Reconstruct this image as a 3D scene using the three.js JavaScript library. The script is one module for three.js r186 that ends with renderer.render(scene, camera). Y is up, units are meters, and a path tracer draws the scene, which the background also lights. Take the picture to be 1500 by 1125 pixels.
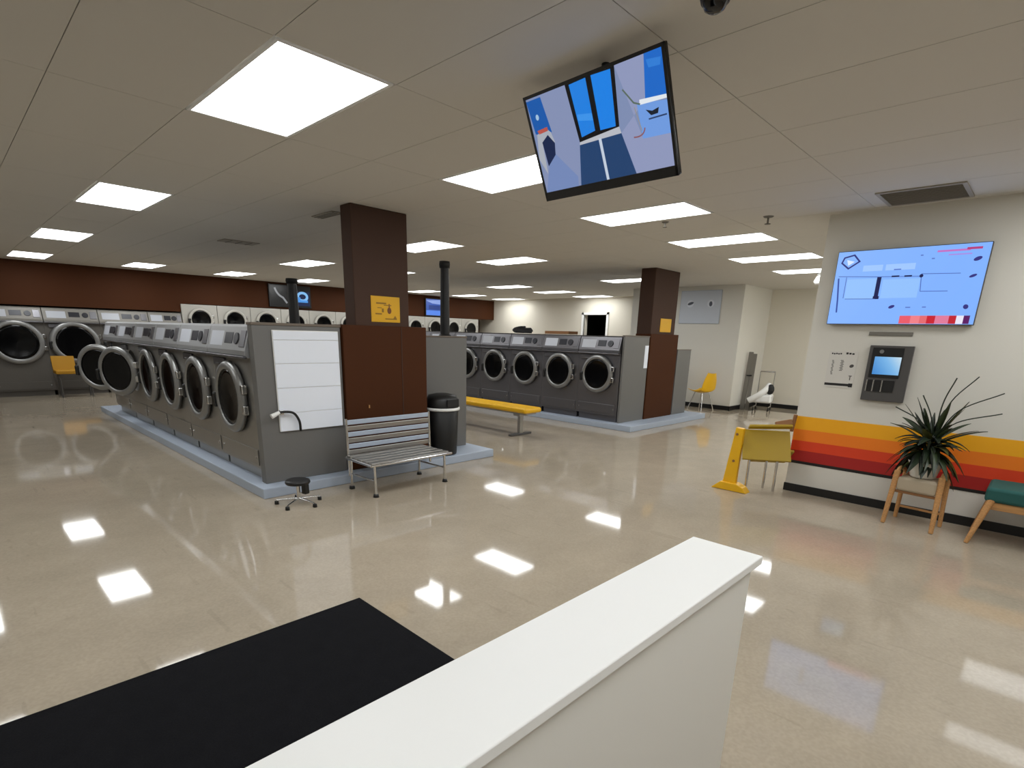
import * as THREE from 'three';
import { RoundedBoxGeometry } from 'three/addons/geometries/RoundedBoxGeometry.js';
import { mergeGeometries } from 'three/addons/utils/BufferGeometryUtils.js';
import { RectAreaLightUniformsLib } from 'three/addons/lights/RectAreaLightUniformsLib.js';

// ---------------------------------------------------------------- camera, light, exposure
const EYE = 1.58, CEIL = 2.79, DEG = Math.PI / 180;
const scene = new THREE.Scene();
const camera = new THREE.PerspectiveCamera(2 * Math.atan(712 / 795) / DEG, 1500 / 1424, 0.02, 60);
camera.rotation.set(-15.6 * DEG, 43.76 * DEG, 1.63 * DEG, 'YXZ');
camera.position.set(0, EYE, 0);
camera.setViewOffset(1500, 1424, 0, 0, 1500, 1125);
camera.updateProjectionMatrix();
const renderer = new THREE.WebGLRenderer({ antialias: true });
renderer.toneMapping = THREE.LinearToneMapping;
renderer.toneMappingExposure = 1.02;
renderer.shadowMap.enabled = true;
RectAreaLightUniformsLib.init();
scene.background = new THREE.Color(0x000000);
const PANEL_GLOW = 5.5, PANEL_LIGHT = 5.2, LAMP = new THREE.Color().setRGB(0.97, 0.995, 1.0);

// ---------------------------------------------------------------- helpers
let seed = 7;
const rnd = () => { seed = (seed * 1664525 + 1013904223) >>> 0; return seed / 4294967296; };
const taken = new Map();
function numbered(n) { const k = taken.get(n) || 0; taken.set(n, k + 1); return k ? n + '_' + String(k).padStart(3, '0') : n; }
function flat(list) {
  return list.map((g) => {
    const q = g.index ? g.toNonIndexed() : g.clone();
    for (const a of Object.keys(q.attributes)) if (!['position', 'normal', 'uv'].includes(a)) q.deleteAttribute(a);
    return q;
  });
}
function merged(geos) { geos = Array.isArray(geos) ? geos : [geos]; return geos.length === 1 ? geos[0] : mergeGeometries(flat(geos)); }
function mesh(name, geos, mat, parent) {
  const m = new THREE.Mesh(merged(geos), mat);
  m.castShadow = m.receiveShadow = true;
  if (parent) { m.name = name; parent.add(m); } else { m.name = numbered(name); scene.add(m); }
  return m;
}
function tag(o, label, category, group, kind) {
  if (label) o.userData.label = label;
  if (category) o.userData.category = category;
  if (group) o.userData.group = group;
  if (kind) o.userData.kind = kind;
  return o;
}
function thing(name, label, category, [x, y, z] = [0, 0, 0], turn = 0, group) {
  const o = new THREE.Group(); o.name = numbered(name); scene.add(o);
  o.position.set(x, y, z); o.rotation.y = turn;
  return tag(o, label, category, group);
}
function struct(name, geos, mat) { const m = mesh(name, geos, mat); m.userData.kind = 'structure'; return m; }
function copyOf(o, label, [x, y, z], turn) {
  const c = o.clone(); c.name = numbered(o.name.replace(/_\d{3}$/, '')); scene.add(c);
  c.userData = { ...o.userData, label };
  c.position.set(x, y, z); if (turn !== undefined) c.rotation.y = turn;
  return c;
}
function boxUV(g) {   // uv in metres by dominant normal
  const p = g.attributes.position, n = g.attributes.normal, uv = new Float32Array(p.count * 2);
  for (let i = 0; i < p.count; i++) {
    const ax = Math.abs(n.getX(i)), ay = Math.abs(n.getY(i)), az = Math.abs(n.getZ(i));
    if (ay >= ax && ay >= az) { uv[2 * i] = p.getX(i); uv[2 * i + 1] = p.getZ(i); }
    else if (ax >= az) { uv[2 * i] = p.getZ(i); uv[2 * i + 1] = p.getY(i); }
    else { uv[2 * i] = p.getX(i); uv[2 * i + 1] = p.getY(i); }
  }
  g.setAttribute('uv', new THREE.BufferAttribute(uv, 2)); return g;
}
function bx(w, h, d, x = 0, y = 0, z = 0, r = 0) {   // box by centre
  const g = r > 0 ? new RoundedBoxGeometry(w, h, d, 2, Math.min(r, w / 2.01, h / 2.01, d / 2.01)) : new THREE.BoxGeometry(w, h, d);
  g.translate(x, y, z); return boxUV(g);
}
const span = (x0, x1, y0, y1, z0, z1, r = 0) => bx(Math.abs(x1 - x0), Math.abs(y1 - y0), Math.abs(z1 - z0), (x0 + x1) / 2, (y0 + y1) / 2, (z0 + z1) / 2, r);
function bar(a, b, r, r2 = r, seg = 12) {
  const A = new THREE.Vector3(...a), B = new THREE.Vector3(...b), d = B.clone().sub(A), L = d.length();
  const g = new THREE.CylinderGeometry(r2, r, L, seg);
  g.applyQuaternion(new THREE.Quaternion().setFromUnitVectors(new THREE.Vector3(0, 1, 0), d.normalize()));
  g.translate((A.x + B.x) / 2, (A.y + B.y) / 2, (A.z + B.z) / 2); return g;
}
function plank(a, b, w, t, r = 0.006, w2 = w) {   // flat-sided bar from a to b, tapering in width
  const A = new THREE.Vector3(...a), B = new THREE.Vector3(...b), d = B.clone().sub(A), L = d.length();
  const g = new RoundedBoxGeometry(w, L, t, 2, Math.min(r, w / 2.1, t / 2.1)), p = g.attributes.position;
  for (let i = 0; i < p.count; i++) { const s = (p.getY(i) / L + 0.5); p.setX(i, p.getX(i) * (1 + (w2 / w - 1) * s)); }
  g.applyQuaternion(new THREE.Quaternion().setFromUnitVectors(new THREE.Vector3(0, 1, 0), d.normalize()));
  g.translate((A.x + B.x) / 2, (A.y + B.y) / 2, (A.z + B.z) / 2); return g;
}
function pipe(pts, r, seg = 24, rad = 10) {
  return new THREE.TubeGeometry(new THREE.CatmullRomCurve3(pts.map((p) => new THREE.Vector3(...p))), seg, r, rad, false);
}
function lathe(pts, seg = 40) { return new THREE.LatheGeometry(pts.map(([r, y]) => new THREE.Vector2(r, y)), seg); }
function extr(pts, depth, bevel = 0, holes = []) {
  const s = new THREE.Shape(pts.map(([x, y]) => new THREE.Vector2(x, y)));
  for (const h of holes) s.holes.push(h);
  return new THREE.ExtrudeGeometry(s, { depth, bevelEnabled: bevel > 0, bevelSize: bevel, bevelThickness: bevel, bevelSegments: 2, curveSegments: 24 });
}
// value noise
const NT = new Float32Array(65536); for (let i = 0; i < 65536; i++) NT[i] = rnd();
function vnoise(x, y, per) {
  const x0 = Math.floor(x), y0 = Math.floor(y), fx = x - x0, fy = y - y0;
  const h = (i, j) => NT[((((i % per) + per) % per) * 131 + (((j % per) + per) % per) * 977 + per * 17) & 65535];
  const sx = fx * fx * (3 - 2 * fx), sy = fy * fy * (3 - 2 * fy);
  return (h(x0, y0) * (1 - sx) + h(x0 + 1, y0) * sx) * (1 - sy) + (h(x0, y0 + 1) * (1 - sx) + h(x0 + 1, y0 + 1) * sx) * sy;
}
function noiseTex(size, fn, srgb, repeat) {
  const d = new Uint8Array(size * size * 4);
  for (let j = 0; j < size; j++) for (let i = 0; i < size; i++) {
    const c = fn(i / size, j / size), k = 4 * (j * size + i);
    d[k] = c[0]; d[k + 1] = c[1]; d[k + 2] = c[2]; d[k + 3] = 255;
  }
  const t = new THREE.DataTexture(d, size, size); t.wrapS = t.wrapT = THREE.RepeatWrapping; t.magFilter = THREE.LinearFilter;
  t.minFilter = THREE.LinearMipmapLinearFilter; t.generateMipmaps = true;
  if (srgb) t.colorSpace = THREE.SRGBColorSpace; if (repeat) t.repeat.set(repeat, repeat); t.needsUpdate = true; return t;
}
function paint(w, h, fn) {
  const c = document.createElement('canvas'); c.width = w; c.height = h; const g = c.getContext('2d'); fn(g, w, h);
  const t = new THREE.CanvasTexture(c); t.colorSpace = THREE.SRGBColorSpace; t.anisotropy = 8; return t;
}
const std = (color, roughness = 0.6, metalness = 0, extra = {}) => new THREE.MeshStandardMaterial({ color, roughness, metalness, ...extra });
const matte = (color, roughness = 0.7) => new THREE.MeshPhysicalMaterial({ color, roughness, specularIntensity: 0.35 });
function tone(hex, k) { const c = new THREE.Color(hex); return c.multiplyScalar(k); }

// ---------------------------------------------------------------- materials
const floorTex = noiseTex(1024, (u, v) => {
  let n = 0.45 * vnoise(u * 4, v * 4, 4) + 0.3 * vnoise(u * 13, v * 13, 13) + 0.25 * vnoise(u * 41, v * 29, 41);
  const fine = vnoise(u * 400, v * 400, 400), streak = vnoise(u * 10, v * 120, 120);
  let k = 1 + (n - 0.5) * 0.12 + (fine - 0.5) * 0.06;
  if (streak > 0.86 && vnoise(u * 23, v * 23, 23) > 0.62) k *= 0.965;
  return [Math.min(255, 172 * k), Math.min(255, 160 * k), Math.min(255, 142 * k)];
}, true, 0.25);
const M = {
  floor: std(0xffffff, 0.055, 0, { map: floorTex }),
  ceiling: std(0xd2cec6, 0.92), grid: std(0x9a958c, 0.8),
  wall: std(0xd8d5cc, 0.8), wallDim: std(0xcbc7bd, 0.8), wallWarm: std(0xdcd6c8, 0.8),
  brown: matte(0x46250f), brownDark: matte(0x49362d), black: std(0x0d0d0e, 0.45), blackGloss: std(0x08080a, 0.15),
  baseboard: std(0x121213, 0.4),
  panel: std(0x72716f, 0.5, 0.2), panelTrim: std(0x6d6257, 0.5), kerb: std(0xa9b4c4, 0.45),
  steel: std(0xa8a6a2, 0.34, 0.85), steelDark: std(0x77767a, 0.36, 0.85), ring: std(0x8c8c8b, 0.36, 0.6), chrome: std(0xd6d6d6, 0.14, 1),
  console: std(0x9b9c9e, 0.4, 0.35), plate: std(0xb9bdc6, 0.4), consoleDark: std(0x2b2c33, 0.35, 0.2),
  glass: new THREE.MeshPhysicalMaterial({ color: 0x050506, roughness: 0.14, specularIntensity: 0.45 }), drum: std(0x3a3b3c, 0.4, 0.8), rubber: std(0x1d1d1e, 0.7),
  dryer: std(0xb9b6ae, 0.5, 0.1), white: std(0xeeeeec, 0.45), whiteWall: std(0xe3e1db, 0.6),
  yellow: std(0xe9b212, 0.4), yellowSign: std(0xd9a50c, 0.45), olive: std(0xa88a14, 0.5), olivePlain: std(0x93803a, 0.6),
  wood: std(0xc08e57, 0.5), woodDark: std(0x8a5f38, 0.55), beige: std(0xb3a58f, 0.9), teal: std(0x1f5450, 0.85),
  mat: std(0x15161a, 0.95), grey: std(0x56524d, 0.5), greyDark: std(0x4c4a49, 0.45), slot: std(0x77736b, 0.7),
  paper: std(0xeef3fd, 0.45), pot: std(0xd8d4c8, 0.4),
  leafA: std(0x1d2a18, 0.45, 0, { side: THREE.DoubleSide }), leafB: std(0x2c3a1c, 0.45, 0, { side: THREE.DoubleSide }), leafC: std(0x4a4c1c, 0.5, 0, { side: THREE.DoubleSide }),
  stripes: [0xf2ab0c, 0xf07d10, 0xdb3d12, 0xa51712].map((c) => std(c, 0.55)),
  soil: std(0x2a2018, 1),
};
const woodTex = noiseTex(512, (u, v) => {
  const r = vnoise(u * 3 + 0.6 * vnoise(u * 4, v * 2, 8), v * 60, 64), k = 0.9 + 0.16 * r + 0.06 * (vnoise(u * 20, v * 200, 256) - 0.5);
  return [Math.min(255, 196 * k), Math.min(255, 146 * k), Math.min(255, 92 * k)];
}, true, 1.4);
M.wood = std(0xffffff, 0.5, 0, { map: woodTex });
const matTex = noiseTex(256, (u, v) => { const k = 14 + 9 * vnoise(u * 128, v * 128, 128) + 3 * vnoise(u * 7, v * 7, 7); return [k, k, k + 3]; }, true, 3);
M.mat = new THREE.MeshPhysicalMaterial({ color: 0xffffff, roughness: 1, map: matTex, specularIntensity: 0.25 });
M.ochre = std(0xb07f08, 0.55); M.vent = std(0xa39d92, 0.7); M.consoleGrey = std(0x85827c, 0.5, 0.2);

// ---------------------------------------------------------------- room shell
struct('floor', boxUV(span(-16.8, 3.2, -0.12, 0, -17.6, 3.2)), M.floor);

// ceiling: slab, and below it the lay-in panels one by one, light cells left open
const TX = 1.237, TZ = 0.621, X0 = -2.69, Z0 = -1.25;
const lightCells = new Set();
const LIGHTS = [[0, 0], [1, 0], [2, 0], [3, 0], [0, 1], [3, 1], [0, 2], [1, 2], [2, 2], [3, 2], [0, 3], [1, 3], [2, 3], [3, 3], [0, 4], [3, 4],
  [0, 5], [1, 5], [2, 5], [3, 5], [2, 6], [3, 6], [2, 7], [3, 7], [-1, 0], [-1, 1], [-1, 2], [0, -1], [1, -1], [2, -1], [-1, -1]];
for (const [c, r] of LIGHTS) lightCells.add((3 * c) + ',' + (3 * r));
const ceiling = struct('ceiling', span(-16.8, 3.2, CEIL + 0.05, CEIL + 0.2, -17.6, 3.2), M.ceiling);
{
  const near = [], tileG = bx(TX - 0.004, 0.02, TZ - 0.004, 0, 0, 0, 0);
  for (let i = -4; i <= 11; i++) for (let j = -6; j <= 22; j++) {
    if (lightCells.has(i + ',' + j)) continue;
    const x = X0 - (i + 0.5) * TX, z = Z0 - (j + 0.5) * TZ;
    if (x < -16.8 || x > 3.2 || z > 3.1 || z < -15.1) continue;
    near.push([x, z, Math.hypot(x, z) + (z > 0.3 || x > 1.4 ? 100 : 0)]);
  }
  near.sort((a, b) => a[2] - b[2]);
  for (const [x, z] of near.slice(0, 290)) { const t = mesh('ceiling_tile', tileG, M.ceiling, ceiling); t.position.set(x, CEIL + 0.01, z); }
  const rest = mesh('ceiling_tiles', near.slice(290).map(([x, z]) => bx(TX - 0.004, 0.02, TZ - 0.004, x, CEIL + 0.01, z)), M.ceiling, ceiling);
  rest.userData.kind = 'stuff';
}
// walls
struct('wall_left', span(-16.8, -16.6, 0, CEIL + 0.05, -17.6, 3.2), M.brown);
struct('trim_1', [span(-16.6, -15.78, 1.9, CEIL, -4.52, 0.2), span(-16.6, -15.78, 2.1, CEIL, -15.2, -4.52)], M.brown).userData.label = 'brown bulkhead above the machines along the far wall';
struct('wall_near', span(-16.8, 3.2, 0, CEIL + 0.05, 3.0, 3.2), M.wallDim);
struct('wall_side', span(3.0, 3.2, 0, CEIL + 0.05, -14.4, 3.0), M.wallDim);
struct('wall_back', [span(-16.6, -11.46, 0, CEIL + 0.05, -15.4, -15.2), span(-10.55, -8.05, 0, CEIL + 0.05, -15.4, -15.2), span(-11.46, -10.55, 2.275, CEIL + 0.05, -15.4, -15.2)], M.wallWarm);
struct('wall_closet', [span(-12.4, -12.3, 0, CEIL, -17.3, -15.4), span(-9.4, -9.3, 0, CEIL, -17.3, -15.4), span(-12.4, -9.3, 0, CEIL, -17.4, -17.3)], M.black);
struct('wall_partition', span(-8.05, -5.2, 0, CEIL + 0.05, -15.4, -12.7), M.wall);
struct('wall_recess', span(-5.3, -1.85, 0, CEIL + 0.05, -14.55, -14.35), M.wallWarm);
const screenWall = struct('wall_right', span(-1.85, 3.0, 0, CEIL + 0.05, -14.4, -6.32), M.wall);
{
  const ys = [[0.685, 0.825], [0.565, 0.685], [0.46, 0.565], [0.345, 0.46]];
  ys.forEach(([a, b], k) => mesh('painted_stripe', span(-1.852, 2.9, a, b, -6.4, -6.317), M.stripes[k], screenWall).userData.label = ['yellow', 'orange', 'vermilion', 'dark red'][k] + ' painted stripe along the wall');
  mesh('painted_line', span(-1.852, 2.9, 0.315, 0.345, -6.4, -6.317), M.black, screenWall);
}
struct('baseboard_right', span(-1.86, 3.0, 0, 0.085, -6.34, -6.308), M.baseboard);
struct('baseboard_partition', [span(-8.05, -5.19, 0, 0.1, -12.7, -12.685), span(-5.2, -5.185, 0, 0.1, -14.35, -12.685)], M.baseboard);
struct('baseboard_recess', span(-5.2, -1.86, 0, 0.1, -14.35, -14.335), M.baseboard);
const dk = struct('door_1', [span(-11.54, -11.46, 0, 2.345, -15.24, -15.17), span(-10.55, -10.47, 0, 2.345, -15.24, -15.17), span(-11.54, -10.47, 2.275, 2.345, -15.24, -15.17)], M.white);
tag(dk, 'white frame around the dark doorway in the back wall', 'door');

// ---------------------------------------------------------------- ceiling lights
const glowMat = new THREE.MeshStandardMaterial({ color: 0xf4f4f4, roughness: 0.6, emissive: LAMP, emissiveIntensity: PANEL_GLOW });
const frameG = [bx(TX - 0.02, 0.03, 0.018, 0, 0, TZ / 2 - 0.019), bx(TX - 0.02, 0.03, 0.018, 0, 0, -TZ / 2 + 0.019), bx(0.018, 0.03, TZ - 0.056, TX / 2 - 0.019, 0, 0), bx(0.018, 0.03, TZ - 0.056, -TX / 2 + 0.019, 0, 0)];
const frameM = merged(frameG), diffG = bx(TX - 0.056, 0.01, TZ - 0.056, 0, 0, 0);
const ORD = ['first', 'second', 'third', 'fourth', 'fifth', 'sixth', 'seventh', 'eighth'];
for (const [c, r] of LIGHTS) {
  const x = X0 - 3 * c * TX - TX / 2, z = Z0 - 3 * r * TZ - TZ / 2;
  const seen = LIGHTS.filter(([a, b]) => a === c && b >= 0 && b <= r).length;
  let lab = ORD[seen - 1] + ' light panel from the left in the ' + ['nearest', 'second', 'third', 'farthest'][c] + ' ceiling row';
  if (c === 0 && r === 0) lab = 'largest and nearest light panel glowing in the ceiling';
  if (c === 0 && r === 1) lab = 'ceiling light panel partly hidden behind the hanging television';
  if (c < 0 || r < 0) lab = 'light panel overhead outside the picture, ' + (c < 0 ? ['behind the camera', 'beside the camera', 'right of the hanging television', 'in front of the striped wall'][r + 1] : ['above the entrance mat', 'left of the second ceiling row', 'left of the third ceiling row'][c]);
  const t = thing('ceiling_light', lab, 'ceiling light', [x, CEIL, z], 0, 'recessed ceiling light panels');
  mesh('light_frame', frameM, M.white, t).position.y = 0.012;
  mesh('diffuser', diffG, glowMat, t).position.y = 0.006;
  const L = new THREE.RectAreaLight(LAMP, PANEL_LIGHT, TX - 0.06, TZ - 0.06);
  L.position.set(0, -0.006, 0); L.rotation.x = -Math.PI / 2; t.add(L);
}
['light panel in the back passage hidden by the striped wall', 'last light panel in the back passage hidden by the striped wall'].forEach((lab, k) => {
  const t = thing('passage_light', lab, 'ceiling light', [-2.3, CEIL, -11.9 - 1.5 * k]);
  mesh('light_frame', span(-0.31, 0.31, -0.012, 0, -0.61, 0.61), M.white, t); mesh('diffuser', span(-0.29, 0.29, -0.016, -0.012, -0.59, 0.59), glowMat, t);
  const L = new THREE.RectAreaLight(LAMP, PANEL_LIGHT, 0.56, 1.16); L.position.set(0, -0.02, 0); L.rotation.x = -Math.PI / 2; t.add(L);
});

// ---------------------------------------------------------------- front half wall and mat
{
  const t = thing('half_wall', 'long white half wall with flat cap in the foreground', 'half wall', [-0.665, 0, -0.9]);
  mesh('wall_body', span(-0.1, 0.1, 0, 0.87, -0.83, 3.85), M.whiteWall, t);
  mesh('cap', span(-0.13, 0.115, 0.87, 0.9, -0.88, 3.88, 0.004), M.white, t);
}
{
  const t = thing('floor_mat', 'large black entrance mat lying beside the half wall', 'mat', [-1.75, 0, 0]);
  mesh('pile', span(-0.93, 0.93, 0, 0.009, -1.48, 1.45, 0.004), M.mat, t);
  mesh('border', [span(-0.99, -0.93, 0, 0.006, -1.54, 1.5, 0.002), span(0.93, 0.96, 0, 0.006, -1.54, 1.5, 0.002), span(-0.93, 0.93, 0, 0.006, -1.54, -1.48, 0.002), span(-0.93, 0.93, 0, 0.006, 1.45, 1.5, 0.002)], M.mat, t);
}

// ---------------------------------------------------------------- washers
function circleHole(x, y, r) { const p = new THREE.Path(); p.absarc(x, y, r, 0, Math.PI * 2, true); return p; }
function makeDoor(R, parent, cx, cy, z, open, mats) {   // hinge on the +x side, the door mesh is its ring
  const ringG = lathe([[R * 0.75, 0.02], [R * 0.77, 0.06], [R * 0.83, 0.078], [R * 0.94, 0.07], [R, 0.045], [R, 0.012], [R * 0.75, 0.012]], 36);
  ringG.rotateX(Math.PI / 2); ringG.translate(-R, 0, 0);
  const d = mesh('door', ringG, mats.ring, parent); d.position.set(cx + R, cy, z); d.rotation.y = open;
  const bowl = lathe([[0.0001, 0.035], [R * 0.35, 0.04], [R * 0.66, 0.05], [R * 0.78, 0.062], [R * 0.78, 0.01], [R * 0.62, -0.08], [R * 0.3, -0.12], [0.0001, -0.125]], 32);
  bowl.rotateX(Math.PI / 2); bowl.translate(-R, 0, 0);
  mesh('door_glass', bowl, M.glass, d);
  mesh('door_handle', [bx(0.05, 0.15, 0.05, -2 * R + 0.01, -0.06, 0.07, 0.015), bx(0.06, 0.05, 0.05, -2 * R + 0.02, 0.0, 0.06, 0.01)], M.black, d).userData.label = 'black door handle';
  for (const s of [-1, 1]) mesh('hinge', bx(0.06, 0.09, 0.05, -0.005, s * R * 0.28, 0.035, 0.012), M.chrome, d);
  return d;
}
function makeWasher(name, label, w, h, dep, R, cy, open, group, mats = { body: M.steel, ring: M.ring, con: M.console }) {
  const t = thing(name, label, 'washer', [0, 0, 0], 0, group), hw = w / 2 - 0.006, yb = h - 0.3;
  const front = extr([[-hw, 0.12], [hw, 0.12], [hw, yb], [-hw, yb]], 0.3, 0.006, [circleHole(0, cy, R * 0.86)]); front.translate(0, 0, -0.306);
  mesh('body', [front, span(-hw, hw, 0.12, yb, -dep, -0.3), span(-hw + 0.02, hw - 0.02, 0, 0.12, -dep, -0.05)], mats.body, t);
  const drum = lathe([[R * 0.86, 0], [R * 0.86, -0.29], [0.0001, -0.29]], 32); drum.rotateX(Math.PI / 2);
  const dm = mesh('drum', drum, M.drum, t); dm.position.set(0, cy, -0.002); dm.material.side = THREE.DoubleSide;
  makeDoor(R, t, 0, cy, 0.004, open, mats);
  // console: sloping face over the door
  const prof = [[-dep, yb], [0.02, yb], [0.045, yb + 0.02], [0.045, yb + 0.06], [-0.02, h - 0.02], [-0.05, h], [-dep, h]];
  const con = extr(prof.map(([z, y]) => [z, y]), 2 * hw - 0.008, 0.004); con.rotateY(-Math.PI / 2); con.translate(hw - 0.004, 0, 0);
  const c = mesh('control_panel', con, mats.con, t);
  const sl = Math.atan2(0.065, 0.22), put = (g, x, s) => { g.rotateX(-sl); g.translate(x, yb + 0.06 + s * 0.22, 0.047 - s * 0.065); return g; };
  mesh('label_plate', put(bx(w * 0.34, 0.15, 0.006, 0, 0, 0, 0.003), -w * 0.26, 0.48), M.plate, c);
  mesh('display', put(bx(w * 0.2, 0.11, 0.012, 0, 0, 0, 0.004), w * 0.06, 0.52), M.consoleDark, c);
  const kn = new THREE.CylinderGeometry(0.055, 0.062, 0.03, 24); kn.rotateX(Math.PI / 2);
  mesh('dial', put(kn, w * 0.26, 0.5), M.consoleDark, c);
  mesh('coin_slot', put(bx(w * 0.12, 0.16, 0.02, 0, 0, 0, 0.004), w * 0.405, 0.5), M.steelDark, c);
  mesh('console_lip', span(-hw, hw, yb - 0.012, yb + 0.012, 0.03, 0.07, 0.008), M.steelDark, t);
  mesh('soap_dispenser', [bx(w * 0.3, 0.08, 0.03, -w * 0.28, yb - 0.07, 0.012, 0.01), bx(w * 0.1, 0.015, 0.02, -w * 0.28, yb - 0.09, 0.03, 0.005)], M.steelDark, t);
  mesh('kick_panel', [bx(2 * hw - 0.06, 0.16, 0.012, 0, 0.23, 0.006, 0.004)], mats.body, t);
  for (const s of [-1, 1]) mesh('screw', bar([s * (hw - 0.06), 0.23, 0.01], [s * (hw - 0.06), 0.23, 0.018], 0.012), M.chrome, t);
  return t;
}
const FRONT1 = -2.05, FRONT2 = -8.27, KERB = 0.1;
{ // island 1, six washers, the two far ones with their doors swung open
  const labs = ['steel washer closest to the grey end panel with the white board', 'second closed washer from the grey end panel with white board', 'third closed washer from the grey end panel with white board',
    'fourth washer from the white-board end panel, last one with closed door', 'fifth washer from the white-board panel, nearer of two with open doors', 'farthest washer of the left island with round door swung open'];
  for (let k = 0; k < 6; k++) {
    const t = makeWasher('front_load_washer', labs[k], 1.03, 1.5, 0.86, 0.36, 0.79, k < 4 ? 0 : k === 4 ? 0.5 : 0.72, 'washers on the left island');
    t.position.set(-5.93 - 1.03 * k, KERB, FRONT1);
  }
}
{ // island 2
  const dark = { body: M.steelDark, ring: M.ring, con: M.steelDark };
  const proto = makeWasher('island_washer', 'dark steel washer of the middle island closest to the brown column', 0.89, 1.5, 0.8, 0.335, 0.84, 0, 'washers on the middle island', dark);
  proto.position.set(-5.84, KERB, FRONT2);
  const labs = ['second washer of the middle island counted from the brown column', 'third washer of the middle island counted from the brown column', 'fourth washer of the middle island, above end of yellow bench', 'fifth washer of the middle island, beside the black bin', 'sixth washer of the middle island, behind the grey end panel', 'seventh washer of the middle island, farthest from the brown column'];
  labs.forEach((l, k) => copyOf(proto, l, [-5.84 - 0.89 * (k + 1), KERB, FRONT2]));
}
{ // giant washers in the far wall, facing +x
  const mats = { body: M.grey, ring: M.ring, con: M.consoleGrey };
  const labs = ['giant far washer cut by the left picture edge', 'giant far washer behind the yellow seat', 'third giant washer in far wall behind the open doors', 'fourth giant washer in far wall beside the tall dryers'];
  [-1.22, -2.2, -3.18, -4.03].forEach((z, k) => {
    const t = makeWasher('giant_washer', labs[k], k < 3 ? 0.98 : 0.72, 1.86, 0.8, k < 3 ? 0.455 : 0.32, 1.14, 0, 'giant washers in the far wall', mats);
    t.position.set(-15.74, 0, z); t.rotation.y = Math.PI / 2;
  });
}
{ // stacked dryers along the far wall
  const t = thing('stack_dryer', 'first tall stacked dryer beside the giant washers', 'dryer', [-15.74, 0, -4.82], Math.PI / 2, 'stacked dryers in the far wall');
  const w = 0.82, hw = w / 2 - 0.006, R = 0.29;
  const face = extr([[-hw, 0.06], [hw, 0.06], [hw, 2.08], [-hw, 2.08]], 0.2, 0.005, [circleHole(0, 0.72, R * 0.9), circleHole(0, 1.72, R * 0.9)]); face.translate(0, 0, -0.206);
  mesh('body', [face, span(-hw, hw, 0, 2.08, -0.8, -0.2)], M.dryer, t);
  for (const y of [0.72, 1.72]) makeDoor(R, t, 0, y, 0.004, 0, { ring: M.dryer });
  mesh('control_strip', [bx(0.62, 0.1, 0.02, 0, 1.2, 0.012, 0.006), bx(0.62, 0.1, 0.02, 0, 1.34, 0.012, 0.006)], M.consoleDark, t);
  const place = ['second tall stacked dryer from the giant washers', 'third tall stacked dryer from the giant washers', 'fourth stacked dryer, left below the far black television', 'fifth stacked dryer, right below the far black television', 'sixth stacked dryer, left behind the first brown column',
    'seventh stacked dryer, hidden behind the first brown column', 'eighth stacked dryer just right of the first brown column', 'ninth stacked dryer under the far blue screen', 'tenth stacked dryer right of the tall black post', 'eleventh stacked dryer, second from the corner with the white wall', 'last stacked dryer in the corner by the white wall'];
  place.forEach((l, k) => copyOf(t, l, [-15.74, 0, -4.82 - 0.83 * (k + 1)], Math.PI / 2));
}

// ---------------------------------------------------------------- island plinths, end panels, cores
function plinth(name, label, x0, x1, z0, z1) {
  const t = thing(name, label, 'kerb', [0, 0, 0]);
  const g = extr([[x0, z0], [x1, z0], [x1, z1], [x0, z1]], KERB - 0.016, 0.008); g.rotateX(Math.PI / 2); g.translate(0, KERB - 0.008, 0);
  mesh('kerb_top', boxUV(g), M.kerb, t); return t;
}
plinth('concrete_kerb', 'pale blue-grey kerb carrying the left island of washers', -12.4, -5.12, -4.95, -1.94);
plinth('concrete_kerb', 'pale blue-grey kerb carrying the middle island of washers', -12.4, -5.0, -11.0, -8.14);
{
  const t = thing('end_panel', 'wide grey end panel carrying the white board', 'panel', [-5.34, KERB, -2.47]);
  mesh('sheet', span(-0.04, 0.06, 0, 1.5, -0.44, 0.44, 0.006), M.panel, t);
  mesh('cap_strip', span(-0.05, 0.066, 1.5, 1.525, -0.445, 0.445, 0.004), M.panelTrim, t);
}
{
  const t = thing('end_panel', 'narrow grey end panel behind the black bin', 'panel', [-5.6, KERB, -4.45]);
  mesh('sheet', span(-0.04, 0.05, 0, 1.42, -0.41, 0.41, 0.006), M.panel, t);
  mesh('cap_strip', span(-0.05, 0.056, 1.42, 1.44, -0.415, 0.415, 0.004), M.panelTrim, t);
  mesh('edge_board', span(0.05, 0.065, 0.95, 1.4, 0.3, 0.4, 0.003), M.white, t);
}
{
  const t = thing('end_panel', 'grey end panel of the middle island left of the far column', 'panel', [-5.34, KERB, -8.66]);
  mesh('sheet', span(-0.04, 0.0, 0, 1.5, -0.43, 0.38, 0.006), M.panel, t);
  mesh('cap_strip', span(-0.05, 0.006, 1.5, 1.52, -0.435, 0.385, 0.004), M.panelTrim, t);
  mesh('notice', span(0.0, 0.004, 0.95, 1.35, -0.42, -0.3), M.paper, t);
}
{
  const t = thing('end_panel', 'low grey end panel right of the far brown column', 'panel', [-5.36, KERB, -10.44]);
  mesh('sheet', span(-0.04, 0.03, 0, 1.27, -0.3, 0.26, 0.006), M.panel, t);
  mesh('cap_strip', span(-0.05, 0.036, 1.27, 1.285, -0.305, 0.265, 0.004), M.panelTrim, t);
}
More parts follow.
